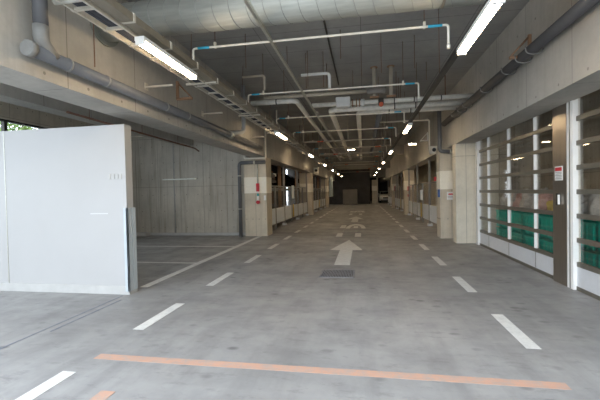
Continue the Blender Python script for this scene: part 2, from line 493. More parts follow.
fj = MB(); fj.box(-3.61, -3.585, -1, 4.9, .0005, .003); fj.box(-3.49, -3.465, 3.5, 4.7, .0005, .003)
tag(fj.build('floor_joint', 'joint_blue'), 'blue-grey expansion joint strip in the floor in front of the partition', 'floor joint')
fj = MB(); fj.box(-3.3, 2.3, 12.02, 12.06, .0004, .002)
tag(fj.build('floor_joint', 'mark_faint'), 'thin pale joint across the aisle just before the worn character', 'floor joint')

# drain grate
gr = empty('drain_grate', (-.49, 6.65, 0), 'dark metal drain grate set in the floor before the arrow', 'drain grate')
f = MB(); x0, x1, y0, y1 = -.80, -.18, 6.33, 6.95
f.box(x0, x1, y0, y0+.025, 0, .008); f.box(x0, x1, y1-.025, y1, 0, .008); f.box(x0, x0+.025, y0, y1, 0, .008); f.box(x1-.025, x1, y0, y1, 0, .008)
f.build('frame', 'grate_bar', gr)
MB().box(x0+.01, x1-.01, y0+.01, y1-.01, .0005, .002).build('pit', 'black', gr)
f = MB()
for k in range(21):
    x = x0+.03+k*(x1-x0-.06)/20; f.box(x-.007, x+.007, y0+.02, y1-.02, .002, .007)
for k in range(1, 6):
    y = y0+k*(y1-y0)/6; f.box(x0+.02, x1-.02, y-.008, y+.008, .002, .0065)
f.build('bars', 'grate_bar', gr)

# ------------------------------------------------------------------ duct
dy, dz, dr = 4.3, 3.745, .215
du = empty('ventilation_duct', (0, dy, dz), 'large silvery spiral air duct crossing under the ceiling', 'duct')
MB().cyl((XL-.02, dy, dz), (XR, dy, dz), dr, 48).build('duct_tube', 'duct', du)
q = MB(); x = -3.1
while x < XR-.1:
    # spiral seam, slightly slanted rings
    pts = [(x+.06*math.cos(t), dy+math.cos(t+.0)*(dr+.001), dz+math.sin(t)*(dr+.001)) for t in [2*math.pi*i/28 for i in range(29)]]
    q.sweep(pts, .0045, 5, bend=0)
    x += .205
q.build('seam', 'duct_seam', du)
MB().ring((XL, dy, dz), (XL+.03, dy, dz), dr+.06, dr-.002).build('collar', 'duct_cap', du)
for xx in (.9,):
    MB().ring((xx-.015, dy, dz), (xx+.015, dy, dz), dr+.008, dr).build('hanger_band', 'raceway', du)
MB().cyl((.9, dy, dz+dr), (.9, dy, CZ), .006, 8).build('hanger_rod', 'rod', du)
MB().cyl((-1.6, dy, dz+dr), (-1.6, dy, CZ), .006, 8).build('hanger_rod', 'rod', du)

# ------------------------------------------------------------------ lights
def make_light(loc):
    o = empty('ceiling_light', loc)
    x, y, z = loc; L = 1.24
    MB().box(x-.055, x+.055, y-L/2, y+L/2, z+.015, z+.06, .006).build('housing', 'white_pl', o)
    for s in (-1, 1):
        MB().cyl((x+s*.03, y-L/2+.03, z), (x+s*.03, y+L/2-.03, z), .015, 12).build('fluorescent_tube', 'tube', o)
    for e in (-1, 1):
        f = MB().box(x-.05, x+.05, y+e*(L/2-.015)-.012, y+e*(L/2-.015)+.012, z-.025, z+.03, .003)
        f.build('lamp_holder', 'white_pl', o)
    return o
proto = make_light((-2.27, 4.10, 3.10))
ys = [4.10, 10.1, 15.9, 21.7, 27.3, 33.0, 38.6]
for k, y in enumerate(ys):
    o = proto if k == 0 else copy_tree(proto)
    o.location = (-2.27, y, 3.10)
    tag(o, f'lit twin-tube fluorescent light, {ORD[k]} in the left row under the cable ladder', 'ceiling light', 'left row of fluorescent lights')
for k, y in enumerate([4.04]+ys[1:]):
    o = copy_tree(proto); o.location = (1.18, y, 3.12)
    tag(o, f'lit twin-tube fluorescent light, {ORD[k]} in the right row under the dark raceway', 'ceiling light', 'right row of fluorescent lights')
# extra fittings seen crosswise
for (x, y, lab) in ((-.45, 14.6, 'short ceiling light set crosswise in the middle of the aisle'), (1.75, 13.6, 'short crosswise ceiling light beside the right raceway')):
    o = copy_tree(proto); o.location = (x, y, 3.14); o.rotation_euler.z = R(90); o.scale = (.8, .22, .8); tag(o, lab, 'ceiling light')
for (x, y, lab) in ((3.6, 15.5, 'added fill light inside the right parking machine, nearer one'), (3.6, 20.0, 'added fill light inside the right parking machine, farther one'),  # unseen lamps added to brighten the machine halls and the distant car
                    (2.2, 45.0, 'added fill light in front of the distant white car'), (-5.5, 19.5, 'added fill light inside the left parking machine, hidden by the beam')):
    o = copy_tree(proto); o.location = (x, y, 3.9); tag(o, lab, 'ceiling light')

# ------------------------------------------------------------------ cable ladder and raceway
cl = empty('cable_ladder', (-2.55, 3, 3.25), 'long galvanised cable ladder running above the left row of lights', 'cable ladder')
MB().box(-2.385, -2.36, 1.6, 44, 3.20, 3.30).build('side_rail', 'rack', cl)
MB().box(-2.62, -2.60, 1.6, 44, 3.22, 3.29).build('side_rail', 'rack', cl)
for k in range(90):
    y = 1.75 + k*.42
    MB().box(-2.64, -2.385, y-.018, y+.018, 3.225, 3.25).build('rung', 'rack', cl)
q = MB()
for x, r in ((-2.42, .022), (-2.465, .02), (-2.51, .022), (-2.56, .018)):
    q.cyl((x, 1.6, 3.25+r), (x, 44, 3.25+r), r, 8)
q.build('cables', 'cable', cl)
for k in range(17):
    y = 5.3 + k*2.4
    MB().cyl((-2.61, y, 3.30), (-2.55, y, CZ), .005, 6).build('hanger_rod', 'rod', cl)
    MB().box(-2.68, -2.19, y-.015, y+.015, 3.195, 3.218).build('cross_bracket', 'rack', cl)
rw = empty('cable_raceway', (-2.2, 3, 3.25), 'tan boxed raceway running beside the cable ladder', 'raceway')
MB().box(-2.345, -2.21, 1.6, 44, 3.223, 3.30, .004).build('channel', 'raceway', rw)
for k in range(60): MB().box(-2.35, -2.20, 1.9+k*.7, 1.93+k*.7, 3.219, 3.305).build('clip', 'rack', rw)

rr_ = empty('cable_raceway', (1.2, 4, 3.2), 'dark raceway linking the right row of ceiling lights', 'raceway')
MB().box(1.16, 1.23, 3.3, 44, 3.205, 3.26).build('channel', 'dark', rr_)
for k in range(17): MB().cyl((1.195, 3.6+k*2.4, 3.25), (1.195, 3.6+k*2.4, CZ), .005, 6).build('hanger_rod', 'rod', rr_)
tag(MB().box(-1.175, -1.14, 3.35, 13, 3.47, 3.515).build('strut_channel', 'galv'), 'thin galvanised strut running along the aisle under the duct', 'strut')
tag(MB().box(-.60, -.575, 4.6, 9.6, CZ-.03, CZ).build('ceiling_conduit', 'dark'), 'thin dark conduit fixed along the ceiling slab', 'conduit')

# ------------------------------------------------------------------ sprinkler branch lines
def sprinkler(y, z, x0, x1, label, drop=.26, ropes=(-1.95, .77)):
    o = empty('sprinkler_pipe', ((x0+x1)/2, y, z), label, 'pipe', 'thin cross pipes with cyan tape')
    MB().sweep([(x0, y, z-drop), (x0, y, z), (x1, y, z), (x1, y, z-drop)], .0155, 10, bend=.04).build('pipe', 'pipe_white', o)
    for xa in (x0+.07, x1-.24):
        MB().cyl((xa, y, z), (xa+.17, y, z), .0165, 12).build('cyan_tape', 'cyan', o)
    for xr in ropes:
        MB().cyl((xr, y, z+.02), (xr, y, CZ), .005, 6).build('hanger_rod', 'rod', o)
        MB().box(xr-.015, xr+.015, y-.022, y+.022, z-.02, z+.06, .004).build('clamp', 'pipe_white', o)
    MB().cyl((x1, y, z-drop-.03), (x1, y, z-drop+.02), .022, 10).build('sprinkler_head', 'pipe_white', o)
    return o
SY = [4.72, 7.15, 9.62, 12.0, 14.4, 16.8, 19.2, 21.6, 25.4, 27.8]
for k, y in enumerate(SY):
    sprinkler(y, 3.5, -2.27 if k else -2.27, 1.05, f'thin white cross pipe with cyan taped ends, {ORD[k]} from the entrance')
# free hanging rods above the pipes
for k, (x, y) in enumerate([(-1.05, 7.2), (0.0, 7.15), (-.35, 6.4), (-1.4, 6.9), (.35, 6.7), (.95, 6.9), (-.75, 8.0), (1.4, 8.4), (-1.75, 8.2), (-2.0, 6.2), (.4, 9.2), (-.2, 8.6)]):
    o = MB().cyl((x, y, 3.6 + .1*(k % 4)), (x, y, CZ), .0055, 6).build('hanging_rod', 'rod')
    nm = ['above the second cyan-taped pipe, left of centre', 'above the second cyan-taped pipe, at the centre', 'in the middle of the ceiling', 'left of the strut over the second pipe',
          'right of centre over the second pipe', 'near the right end of the second pipe', 'over the white valve block', 'over the white jacketed pipes at right',
          'over the jacketed pipe at left', 'beside the cable ladder', 'over the vertical beige pipes', 'behind the valve block'][k]
    tag(o, 'thin rusty rod hanging from the ceiling '+nm, 'rod', 'rusty ceiling rods')

# ------------------------------------------------------------------ jacketed pipes
def jpipe(pts, r, label, mat='jacket', bands=(), group='jacketed pipes crossing to the right beam', rods=()):
    p0 = pts[0]
    o = empty('insulated_pipe', p0, label, 'pipe', group)
    MB().sweep(pts, r, 18, bend=r*2.4).build('jacket', mat, o)
    for x in bands:
        MB().ring((x-.012, pts[-1][1], pts[-1][2]), (x+.012, pts[-1][1], pts[-1][2]), r+.004, r-.002, 18).build('band', 'dark', o)
    for x in rods:
        MB().cyl((x, pts[-1][1], pts[-1][2]+r), (x, pts[-1][1], CZ), .006, 6).build('hanger_rod', 'rod', o)
    return o
jpipe([(-1.2, 8.9, 3.62), (XR+.02, 8.9, 3.62)], .055, 'uppermost and nearest of three white pipes ending at the right beam', bands=(.75, 1.2, 1.8), rods=(.8, 1.9))
jpipe([(-.80, 24, 3.60), (-.80, 9.42, 3.60), (XR, 9.42, 3.60)], .072, 'middle of three white pipes ending at the right beam', bands=(.8, 1.3), rods=(.9, 2.0))
jpipe([(-.10, 24, 3.60), (-.10, 9.95, 3.60), (XR, 9.95, 3.60)], .068, 'rearmost of three white pipes ending at the right beam', bands=(.7, 1.25), rods=(1.0,))
jpipe([(-1.45, 24, 3.55), (-1.45, 8.05, 3.55), (-2.5, 8.05, 3.55)], .055, 'white jacketed pipe at left turning away down the aisle', bands=(-1.9,), group='pipes turning down the aisle')
jpipe([(-2.05, 7.55, 3.52), (.1, 7.55, 3.52)], .035, 'beige pipe behind the second cyan-taped pipe', 'pipe_beige', group='pipes turning down the aisle')
tag(MB().cyl((.1, 7.55, 3.52), (.48, 7.55, 3.52), .062, 18).build('pipe_end', 'box_grey'), 'thick grey-green capped pipe end at mid ceiling', 'pipe')
jpipe([(-1.22, 24, 3.66), (-1.22, 9.9, 3.66)], .045, 'beige pipe running down the aisle from the strut end', 'pipe_beige', group='pipes turning down the aisle')
jpipe([(.48, 10.1, 3.66), (.48, 22, 3.66)], .075, 'dark grey pipe running down the aisle right of centre', 'pipe_blue', group='pipes turning down the aisle')
jpipe([(-1.2, 7.3, 3.86), (-.63, 7.3, 3.86), (-.63, 7.3, 3.56)], .03, 'short white pipe bent down under the ceiling', 'white_pl', group='bent white pipes', rods=(-1.1, -.75))
jpipe([(-2.3, 6.9, 3.78), (-1.86, 6.9, 3.78), (-1.86, 6.9, 3.5)], .022, 'thin beige bent pipe right of the cable ladder', 'pipe_beige', group='bent white pipes')
for x, l in ((.28, 'left one of two beige vertical pipes hanging from the ceiling'), (.65, 'right one of two beige vertical pipes hanging from the ceiling')):
    o = empty('vertical_pipe', (x, 8.5, 3.64), l, 'pipe', 'vertical beige pipes')
    MB().cyl((x, 8.5, 3.64), (x, 8.5, CZ), .042, 14).build('pipe', 'pipe_beige', o)
    MB().ring((x, 8.5, CZ-.012), (x, 8.5, CZ), .085, .04, 14).build('flange', 'kraft', o)
    MB().box(x-.10, x+.10, 8.46, 8.54, 3.61, 3.645).build('foot_plate', 'kraft', o)
vb = empty('valve_assembly', (-.4, 8.9, 3.6), 'white jacketed valve block with brass flanges on the ceiling pipes', 'valve')
MB().box(-.62, -.27, 8.76, 9.02, 3.52, 3.76, .03).build('valve_jacket', 'white_pl', vb)
for x in (-.22, -.13, -.06): MB().ring((x-.012, 8.9, 3.62), (x+.012, 8.9, 3.62), .09, .05, 18).build('flange', 'kraft', vb)
MB().ring((-.02, 8.9, 3.62), (.06, 8.9, 3.62), .085, .05, 18).build('white_flange', 'white_pl', vb)
vv = empty('red_valve', (.43, 9.3, 3.6), 'dark valve with an orange-red handle between the white pipes', 'valve')
MB().box(.38, .50, 8.72, 8.86, 3.50, 3.66, .02).build('body', 'dark', vv)
MB().cyl((.44, 8.66, 3.50), (.44, 8.72, 3.50), .05, 14).build('handle', 'orange_tape', vv)
# far ceiling clutter: thin service pipes
for k, (y, z, x0, x1, red) in enumerate([(13.0, 3.30, -2.1, -.5, -1.6), (15.4, 3.32, -1.7, .9, .5), (17.6, 3.30, -2.1, .9, -1.4), (19.9, 3.34, -1.8, 1.0, .6), (24.6, 3.3, -2.0, 1.0, -1.2), (26.6, 3.25, -2.0, 1.0, .7), (29.9, 3.3, -2.0, 1.0, .4), (32.5, 3.2, -2.0, 1.0, -.6)]):
    o = empty('service_pipe', (x0, y, z), f'thin pipe with red tape crossing the ceiling, {ORD[k]} past the jacketed pipes', 'pipe', 'red-taped cross pipes')
    MB().sweep([(x0, y, CZ), (x0, y, z), (x1, y, z), (x1, y, CZ)], .02, 8, bend=.06).build('pipe', 'pipe_beige', o)
    MB().cyl((red, y, z), (red+.22, y, z), .024, 10).build('red_tape', 'orange_tape', o)

# ------------------------------------------------------------------ long wall pipes
lp = empty('drain_pipe', (-3.17, 3.2, 3.03), 'blue-grey drain pipe strapped along the left beam with a riser', 'pipe', 'long blue-grey pipes on the beams')
MB().cyl((-3.19, 3.10, 2.96), (-3.19, 11.2, 2.94), .068, 20).build('pipe', 'pipe_blue', lp)
MB().sweep([(-3.19, 3.36, 2.96), (-3.19, 3.22, 3.08), (-3.19, 3.22, 3.24)], .073, 18, bend=.09).build('elbow', 'pipe_cap', lp)
MB().cyl((-3.19, 3.22, 3.22), (-3.19, 3.22, CZ), .068, 20).build('riser', 'pipe_blue', lp)
MB().cyl((-3.19, 3.05, 2.96), (-3.19, 3.12, 2.96), .078, 20).build('end_cap', 'pipe_cap', lp)
for y in (3.55, 4.15, 5.55, 6.3, 8.1, 8.5, 9.6, 10.6):
    zz = 2.96-.02*(y-3.12)/9
    MB().ring((-3.19, y-.01, zz), (-3.19, y+.01, zz), .076, .066, 20).build('strap', 'pipe_cap', lp)
for y in (3.9,): MB().cyl((-3.2, y+.08, 3.08), (-3.2, y+.08, 3.75), .006, 6).build('hanger_rod', 'rod', lp)
lb = empty('galvanised_branch_pipe', (-2.98, 9.9, 3.2), 'grey galvanised pipe dropping from ceiling to the left drain pipe', 'pipe')
MB().sweep([(-3.04, 9.12, CZ), (-3.04, 9.12, 3.10), (-3.10, 8.75, 3.03), (-3.19, 8.5, 2.96)], .056, 16, bend=.14).build('pipe', 'pipe_galv', lb)
MB().ring((-3.19, 8.45, 2.95), (-3.19, 8.62, 2.95), .085, .066, 20).build('coupling', 'galv', lb)

rp = empty('drain_pipe', (2.36, 3, 3.25), 'dark blue-grey drain pipe strapped along the right beam', 'pipe', 'long blue-grey pipes on the beams')
MB().cyl((2.38, YE+.1, 3.46), (2.38, 11.4, 3.44), .075, 20).build('pipe', 'pipe_dark', rp)
for y in (5.6, 5.95, 6.5, 7.6, 8.9, 9.4, 10.0):
    zz = 3.45
    MB().sweep([(2.49, y, zz-.02), (2.47, y, zz-.08), (2.37, y, zz-.10), (2.27, y, zz-.07), (2.26, y, zz+.02)], .009, 6, bend=.05).build('strap', 'pipe_cap', rp)
MB().sweep([(2.27, 11.5, CZ), (2.27, 11.5, 2.64), (2.80, 11.56, 2.62)], .058, 16, bend=.1).build('branch_pipe', 'pipe_blue', rp)
MB().ring((2.55, 11.53, 2.63), (2.62, 11.54, 2.63), .066, .055, 16).build('coupling', 'galv', rp)

# steel brackets
def bracket(x, y, z, s, label, mat='kraft'):
    o = empty('wall_bracket', (x, y, z), label, 'bracket', 'triangular steel brackets')
    q = MB()
    q.box(min(x, x-s*.04), max(x, x-s*.04), y-.02, y+.02, z-.32, z)
    q.box(min(x, x-s*.30), max(x, x-s*.30), y-.02, y+.02, z-.34, z-.30)
    q.sweep([(x-s*.02, y, z-.02), (x-s*.29, y, z-.31)], .013, 6)
    q.build('frame', mat, o)
    return o
bracket(XR, 6.0, 3.78, 1, 'triangular bracket above the drain pipe on the right beam')
bracket(XR, 14.8, 3.72, 1, 'white triangular bracket on the far right beam', 'white_pl')
bracket(XL, 6.15, 3.55, -1, 'triangular bracket above the drain pipe on the left beam')
for y, n in ((5.2, 'nearer'), (7.2, 'middle'), (10.6, 'farther')):
    q = MB(); q.box(-3.3, -2.85, y-.015, y+.015, 3.17, 3.195); q.box(-3.3, -3.285, y-.04, y+.04, 3.14, 3.24)
    tag(q.build('support_arm', 'rack'), f'{n} short steel arm from the left beam to the cable ladder', 'support arm', 'ladder support arms')
q = MB(); q.ring((-2.68, 2.86, 3.24), (-2.36, 2.86, 3.24), .026, .021, 16)
tag(q.build('steel_tube', 'galv'), 'open-ended grey tube crossing the ladder at the top left', 'tube')

# ------------------------------------------------------------------ pipes round the first left column
o = empty('white_pipe', (-3.7, 12.1, 2.74), 'white pipe making a U over the first left column', 'pipe')
MB().sweep([(-3.26, 12.05, 3.7), (-3.26, 12.05, 2.70), (-4.02, 12.05, 2.70), (-4.02, 12.05, 2.84)], .032, 12, bend=.05).build('pipe', 'pipe_white', o)
MB().cyl((-4.02, 12.05, 2.82), (-4.02, 12.05, 2.88), .042, 12).build('cap', 'pipe_white', o)
MB().sweep([(-3.26, 12.05, 3.68), (-2.85, 12.05, 3.68), (-2.85, 12.05, CZ)], .026, 10, bend=.05).build('branch', 'pipe_white', o)
o = empty('downpipe', (-4.24, 12.3, 0), 'blue-grey downpipe beside the first left column', 'pipe')
MB().sweep([(-4.24, 12.13, 0), (-4.24, 12.13, 2.565), (-3.3, 12.13, 2.565)], .062, 16, bend=.12).build('pipe', 'pipe_blue', o)
for z in (.95, 2.1): MB().ring((-4.24, 12.13, z), (-4.24, 12.13, z+.03), .07, .06, 16).build('strap', 'galv', o)
MB().ring((-3.72, 12.13, 2.565), (-3.66, 12.13, 2.565), .072, .06, 16).build('coupling', 'galv', o)
al = empty('alarm_strip', (-3.6, 12.16, 1.1), 'red, green and white alarm fittings under a grey conduit on the first left column', 'alarm')
MB().cyl((-3.60, 12.17, 1.84), (-3.60, 12.17, 2.56), .022, 10).build('conduit', 'galv', al)
MB().box(-3.65, -3.55, 12.12, 12.195, 1.56, 1.84, .008).build('red_box', 'red', al)
MB().box(-3.635, -3.565, 12.14, 12.195, 1.50, 1.56).build('white_base', 'white_pl', al)
MB().box(-3.63, -3.57, 12.13, 12.195, 1.40, 1.49, .006).build('green_lamp', 'tealp', al)
MB().box(-3.63, -3.57, 12.14, 12.195, 1.24, 1.40).build('white_plate', 'white_pl', al)
MB().cyl((-3.60, 12.11, 1.19), (-3.60, 12.195, 1.19), .062, 20).build('red_bell', 'red', al)
tag(MB().box(-3.38, -3.31, 12.13, 12.198, 1.25, 1.42, .006).build('wall_switch', 'white_pl'), 'small cream switch box on the edge of the first left column', 'switch box')
# notices on the right columns
nb = empty('notice', (2.6, 11.64, 1.3), 'small white notice with red line on the right banded column', 'notice')
MB().box(2.49, 2.70, 11.63, 11.648, 1.18, 1.42).build('board', 'white_pl', nb)
q = MB(); q.box(2.53, 2.66, 11.626, 11.632, 1.33, 1.37); q.build('red_text_line', 'red', nb)
q = MB(); q.box(2.51, 2.68, 11.626, 11.632, 1.25, 1.26); q.box(2.51, 2.66, 11.626, 11.632, 1.28, 1.29); q.build('grey_text_lines', 'fence_post', nb)
tag(MB().box(2.26, 2.30, 11.70, 11.86, 1.26, 1.50, .006).build('blue_switch_box', 'bluebox'), 'small blue box on the side of the right banded column', 'box')
for (x, y, z0, z1, l) in ((2.6, 22.59, 1.45, 1.72, 'red upper mark on the second right column'), (2.6, 22.59, 1.1, 1.25, 'red lower mark on the second right column'), (2.6, 32.19, 1.45, 1.85, 'red mark on the farthest right column')):
    tag(MB().box(x, x+.14, y-.03, y+.008, z0, z1).build('fire_marker', 'red'), l, 'fire marker')
spk = empty('wall_speaker', (2.2, 13.0, 2.8), 'cream box speaker on the right beam under a white pipe', 'speaker')
MB().box(2.26, 2.49, 13.0, 13.2, 2.72, 2.98, .01).build('box', 'pipe_white', spk)
MB().cyl((2.385, 12.985, 2.85), (2.385, 13.0, 2.85), .065, 18).build('speaker_cone', 'black', spk)
o = empty('white_pipe', (1.6, 12.9, 3.8), 'white conduit crossing the ceiling then dropping to the speaker', 'pipe')
MB().sweep([(.6, 12.9, 3.85), (2.22, 12.9, 3.85), (2.22, 12.9, 2.75)], .026, 10, bend=.05).build('pipe', 'pipe_white', o)
for x in (.9, 1.9): MB().cyl((x, 12.9, 3.86), (x, 12.9, CZ), .006, 6).build('hanger_rod', 'rod', o)
spk2 = empty('wall_speaker', (-3.2, 24.3, 2.8), 'cream box speaker above the second left column', 'speaker')
MB().box(-3.28, -2.95, 24.3, 24.6, 2.75, 3.15, .01).build('box', 'pipe_white', spk2)
MB().cyl((-3.12, 24.28, 2.95), (-3.12, 24.3, 2.95), .1, 18).build('speaker_cone', 'black', spk2)

# bay pipes
o = empty('bay_pipe', (-5.8, 6.2, 3.15), 'dark thin pipe hanging in the bay behind the partition', 'pipe')
MB().sweep([(-5.8, 6.4, 3.2), (-5.8, 12.0, 3.12), (-5.8, 12.3, 3.05)], .024, 8, bend=.08).build('pipe', 'rod', o)
for y in (7.0, 8.9, 10.8): MB().cyl((-5.8, y, 3.15), (-5.8, y, CZ), .006, 6).build('hanger_rod', 'rod', o)
o = MB().cyl((-8.8, 12.44, 3.72), (-6.6, 12.44, 3.70), .022, 8).build('bay_cross_pipe', 'pipe_white'); tag(o, 'thin white pipe across the top of the bay back wall', 'pipe')
o = MB().box(-7.35, -6.05, 12.45, 12.5, 2.055, 2.095, .01).build('wall_rail', 'galv'); tag(o, 'short pale rail fixed on the bay back wall', 'rail')
o = MB().box(-6.92, -6.88, 12.48, 12.505, .1, 3.6).build('wall_joint_strip', 'fence_post'); tag(o, 'dark vertical joint strip on the bay back wall', 'joint strip')

# ------------------------------------------------------------------ glazed sectional doors
DX = 3.03
rails = [.375, .725, 1.075, 1.425, 1.775, 2.125, 2.475]
def door(n, y0, y1, posts, jambs):
    d = empty(f'door_{n}', (DX, y0, 0)); d['kind'] = 'structure'
    MB().box(DX, DX+.03, y0, y1, .05, .36).build('lower_panel', 'panel_white', d)
    MB().box(DX-.01, DX+.05, y0, y1, .0, .055).build('bottom_rail', 'alu', d)
    for k, z in enumerate(rails):
        MB().box(DX-.005, DX+.045, y0, y1, z-.035, z+.035, .005).build('rail', 'alu', d)
    MB().box(DX-.005, DX+.045, y0, y1, 2.83, 2.9).build('rail', 'alu', d)
    zs = rails + [2.83]
    for k in range(7):
        MB().box(DX+.018, DX+.026, y0, y1, zs[k]+.035, zs[k+1]-.035).build('glass_pane', 'glass', d)
    for y in posts:
        for k in range(7):
            MB().box(DX-.02, DX+.04, y-.015, y+.015, zs[k]+.035, zs[k+1]-.035, .004).build('mullion', 'alu_white', d)
        MB().box(DX-.006, DX+.0, y-.008, y+.008, .06, .35).build('panel_seam', 'fence_post', d)
    for a, b_ in jambs:
        MB().box(DX-.05, DX+.05, a, b_, 0, 2.9, .004).build('jamb', 'alu_white', d)
        MB().box(DX-.055, DX-.02, (a+b_)/2-.01, (a+b_)/2+.01, 0, 2.9).build('jamb_groove', 'alu', d)
    return d
door(1, 6.44, 10.5, (9.62, 8.37, 7.15), ((10.32, 10.5),))
door(2, 1.2, 6.02, (4.9, 3.6, 2.4), ((5.86, 6.02),))
for k in range(7):      # bright inner jamb beads of the second door
    pass
sp = empty('steel_post', (DX, 6.23, 0), 'brushed steel post with sticker and handle between the two glazed doors', 'post')
MB().box(DX-.05, DX+.1, 6.03, 6.43, 0, 2.9, .006).build('post_cover', 'steel', sp)
st_ = MB().box(DX-.056, DX-.05, 6.13, 6.35, 1.60, 1.82).build('warning_sticker', 'white_pl', sp)
MB().box(DX-.059, DX-.056, 6.145, 6.335, 1.745, 1.80).build('red_heading', 'red', st_)
q = MB()
for k in range(5): q.box(DX-.059, DX-.056, 6.15, 6.33-.02*(k % 2), 1.72-.024*k, 1.728-.024*k)
q.build('text_lines', 'fence_post', st_)
MB().box(DX-.07, DX-.05, 6.20, 6.30, 1.22, 1.40, .006).build('handle_recess', 'dark', sp)
MB().box(DX-.085, DX-.06, 6.19, 6.215, 1.23, 1.38, .005).build('handle', 'alu_white', sp)
struct('trim_10', MB().box(DX, DX+.3, -1.2, 10.6, 2.9, 3.2), 'dark')

# teal containers and bags in the refuse room
def crate(y, z, w, h, label, slot, x=3.42):
    o = empty('teal_container', (x, y, z), label, 'container', 'teal containers behind the glass doors')
    q = MB(); d = .55
    q.box(x, x+.02, y, y+w, z, z+h); q.box(x+d-.02, x+d, y, y+w, z, z+h)
    q.box(x, x+d, y, y+.02, z, z+h); q.box(x, x+d, y+w-.02, y+w, z, z+h); q.box(x, x+d, y, y+w, z, z+.02)
    q.build('body', 'teal', o)
    q = MB(); q.box(x-.02, x+.0, y-.01, y+w+.01, z+h-.04, z+h, .005); q.box(x-.02, x, y-.01, y+w+.01, z+h*.5, z+h*.5+.02)
    for k in range(5): q.box(x-.015, x, y+w*(k+.5)/5-.012, y+w*(k+.5)/5+.012, z, z+h-.04)
    q.build('rim_and_ribs', 'teal', o)
    if slot: MB().box(x-.024, x-.02, y+w/2-.07, y+w/2+.07, z+h-.16, z+h-.09, .002).build('hand_slot', 'black', o)
    return o
yc = [9.55, 8.72, 7.95, 7.05, 6.1, 5.15, 4.2, 3.25]
wc = [.72, .62, .60, .82, .80, .80, .80, .80]
nmz = ['at the far end behind the first door', 'second from the far end behind the first door', 'third from the far end behind the first door', 'nearest behind the first door',
       'behind the steel post', 'behind the second door at the right photo edge', 'behind the second door just past the photo edge', 'behind the second door towards the entrance']
for k in range(8):
    for lev in (0, 1):
        crate(yc[k], .06 + lev*.46, wc[k], .42, ('lower' if lev == 0 else 'upper')+' teal plastic container '+nmz[k], k >= 5)
# pallet under the lower row
tag(MB().box(3.4, 4.0, 3.2, 10.3, .0, .05).build('container_plinth', 'box_grey'), 'low grey plinth under the row of teal containers', 'plinth')
def bag(c, s, mat, label, seed):
    b = bmesh.new(); bmesh.ops.create_icosphere(b, subdivisions=4, radius=1)
    for v in b.verts:
        n = noise.noise(v.co*1.7 + Vector((seed*3.1, 0, 0)))*.28 + noise.noise(v.co*4.5 + Vector((0, seed*2.3, 0)))*.14
        v.co *= 1 + n
        if v.co.z < -.55: v.co.z = -.55
        v.co = Vector((c[0]+v.co.x*s[0], c[1]+v.co.y*s[1], c[2]+(v.co.z+.55)*s[2]))
    for f in b.faces: f.smooth = True
    m_ = MB(); m_.bm.free(); m_.bm = b
    o = m_.build('rubbish_bag', mat); return tag(o, label, 'rubbish bag', 'rubbish bags on the teal containers')
bz = ['at the far end', 'second from the far end', 'third from the far end', 'nearest before the steel post', 'behind the steel post', 'at the right photo edge', 'just past the photo edge', 'closest to the entrance']
for k in range(8):
    for j in range(2):
        y = yc[k] + wc[k]*(.28+.46*j); mt = 'bag_clear'
        col = 'pale translucent'
        if k == 3 and j == 1: mt = 'bag_yellow'; col = 'yellow'
        if k == 2 and j == 0: mt = 'bag_pink'; col = 'pinkish'
        if k == 1 and j == 1: mt = 'bag_pink'; col = 'pinkish'
        sx = .22 + .02*((k+j) % 3)
        bag((3.70, y, .965), (sx, (.155, .12, .115, .175, .17, .17, .17, .17)[k], (.21 if mt == 'bag_yellow' else .27 + .03*((k*2+j) % 3))*(1)), mt,
            f'{col} rubbish bag, {"nearer" if j == 0 else "farther"} on the teal container {bz[k]}', k*2+j+1)

# ------------------------------------------------------------------ guard panels of the parking machines
def gate(xp, y0, y1, npan, label, side, yel=True, blue=False):
    o = empty('guard_fence', (xp, y0, 0), label, 'guard fence', 'guard fences between the columns')
    W = (y1-y0)/npan
    for k in range(npan):
        a = y0+k*W+.06; b_ = y0+(k+1)*W-.06
        MB().box(xp-.02, xp+.02, a, b_, .22, .86, .006).build('lower_panel', 'fence_white', o)
        MB().box(xp-.003, xp+.003, a, b_, .90, 1.75).build('mesh_screen', 'mesh', o)
        MB().box(xp-.02, xp+.02, a, b_, 1.75, 1.80).build('top_rail', 'fence_post', o)
    for k in range(npan+1):
        y = y0+k*W
        tall = (k % 2 == 0)
        MB().box(xp-.04, xp+.04, y-.04, y+.04, 0, SOF if tall else 1.8).build('post', 'fence_post', o)
        if tall: MB().box(xp-.09, xp+.09, y-.12, y+.12, 0, .10, .01).build('foot', 'fence_white', o)
    if yel:
        y = y0 + W*(npan//2)
        MB().box(xp+(.05 if side < 0 else -.07), xp+(.07 if side < 0 else -.05), y+.10, y+.30, .25, .9).build('yellow_strip', 'yellow', o)
    return o
gate(-3.62, 13.0, 23.3, 6, 'white and mesh guard fence between the first and second left columns', -1)
gate(-3.62, 24.2, 34.5, 6, 'white and mesh guard fence between the second and third left columns', -1)
gate(2.68, 12.3, 22.5, 6, 'white and mesh guard fence between the right banded columns', 1)
gate(2.68, 23.3, 32.1, 5, 'farther white and mesh guard fence on the right', 1)
gate(2.68, 33.0, 41.0, 4, 'farthest guard fence on the right before the white car', 1, yel=False)
# control boxes / flags on fence
tag(MB().box(-3.55, -3.45, 17.9, 18.1, 1.2, 1.85, .02).build('control_box', 'white_pl'), 'narrow white control box on the left guard fence above the yellow strip', 'control box')
tag(MB().box(2.5, 2.62, 13.65, 13.80, 1.80, 1.95, .01).build('alarm_lamp', 'red'), 'small dark red lamp on the right guard fence', 'alarm lamp')
tag(MB().box(2.5, 2.60, 16.9, 17.2, 1.05, 1.5, .01).build('control_box', 'white_pl'), 'white control box on the right guard fence', 'control box')
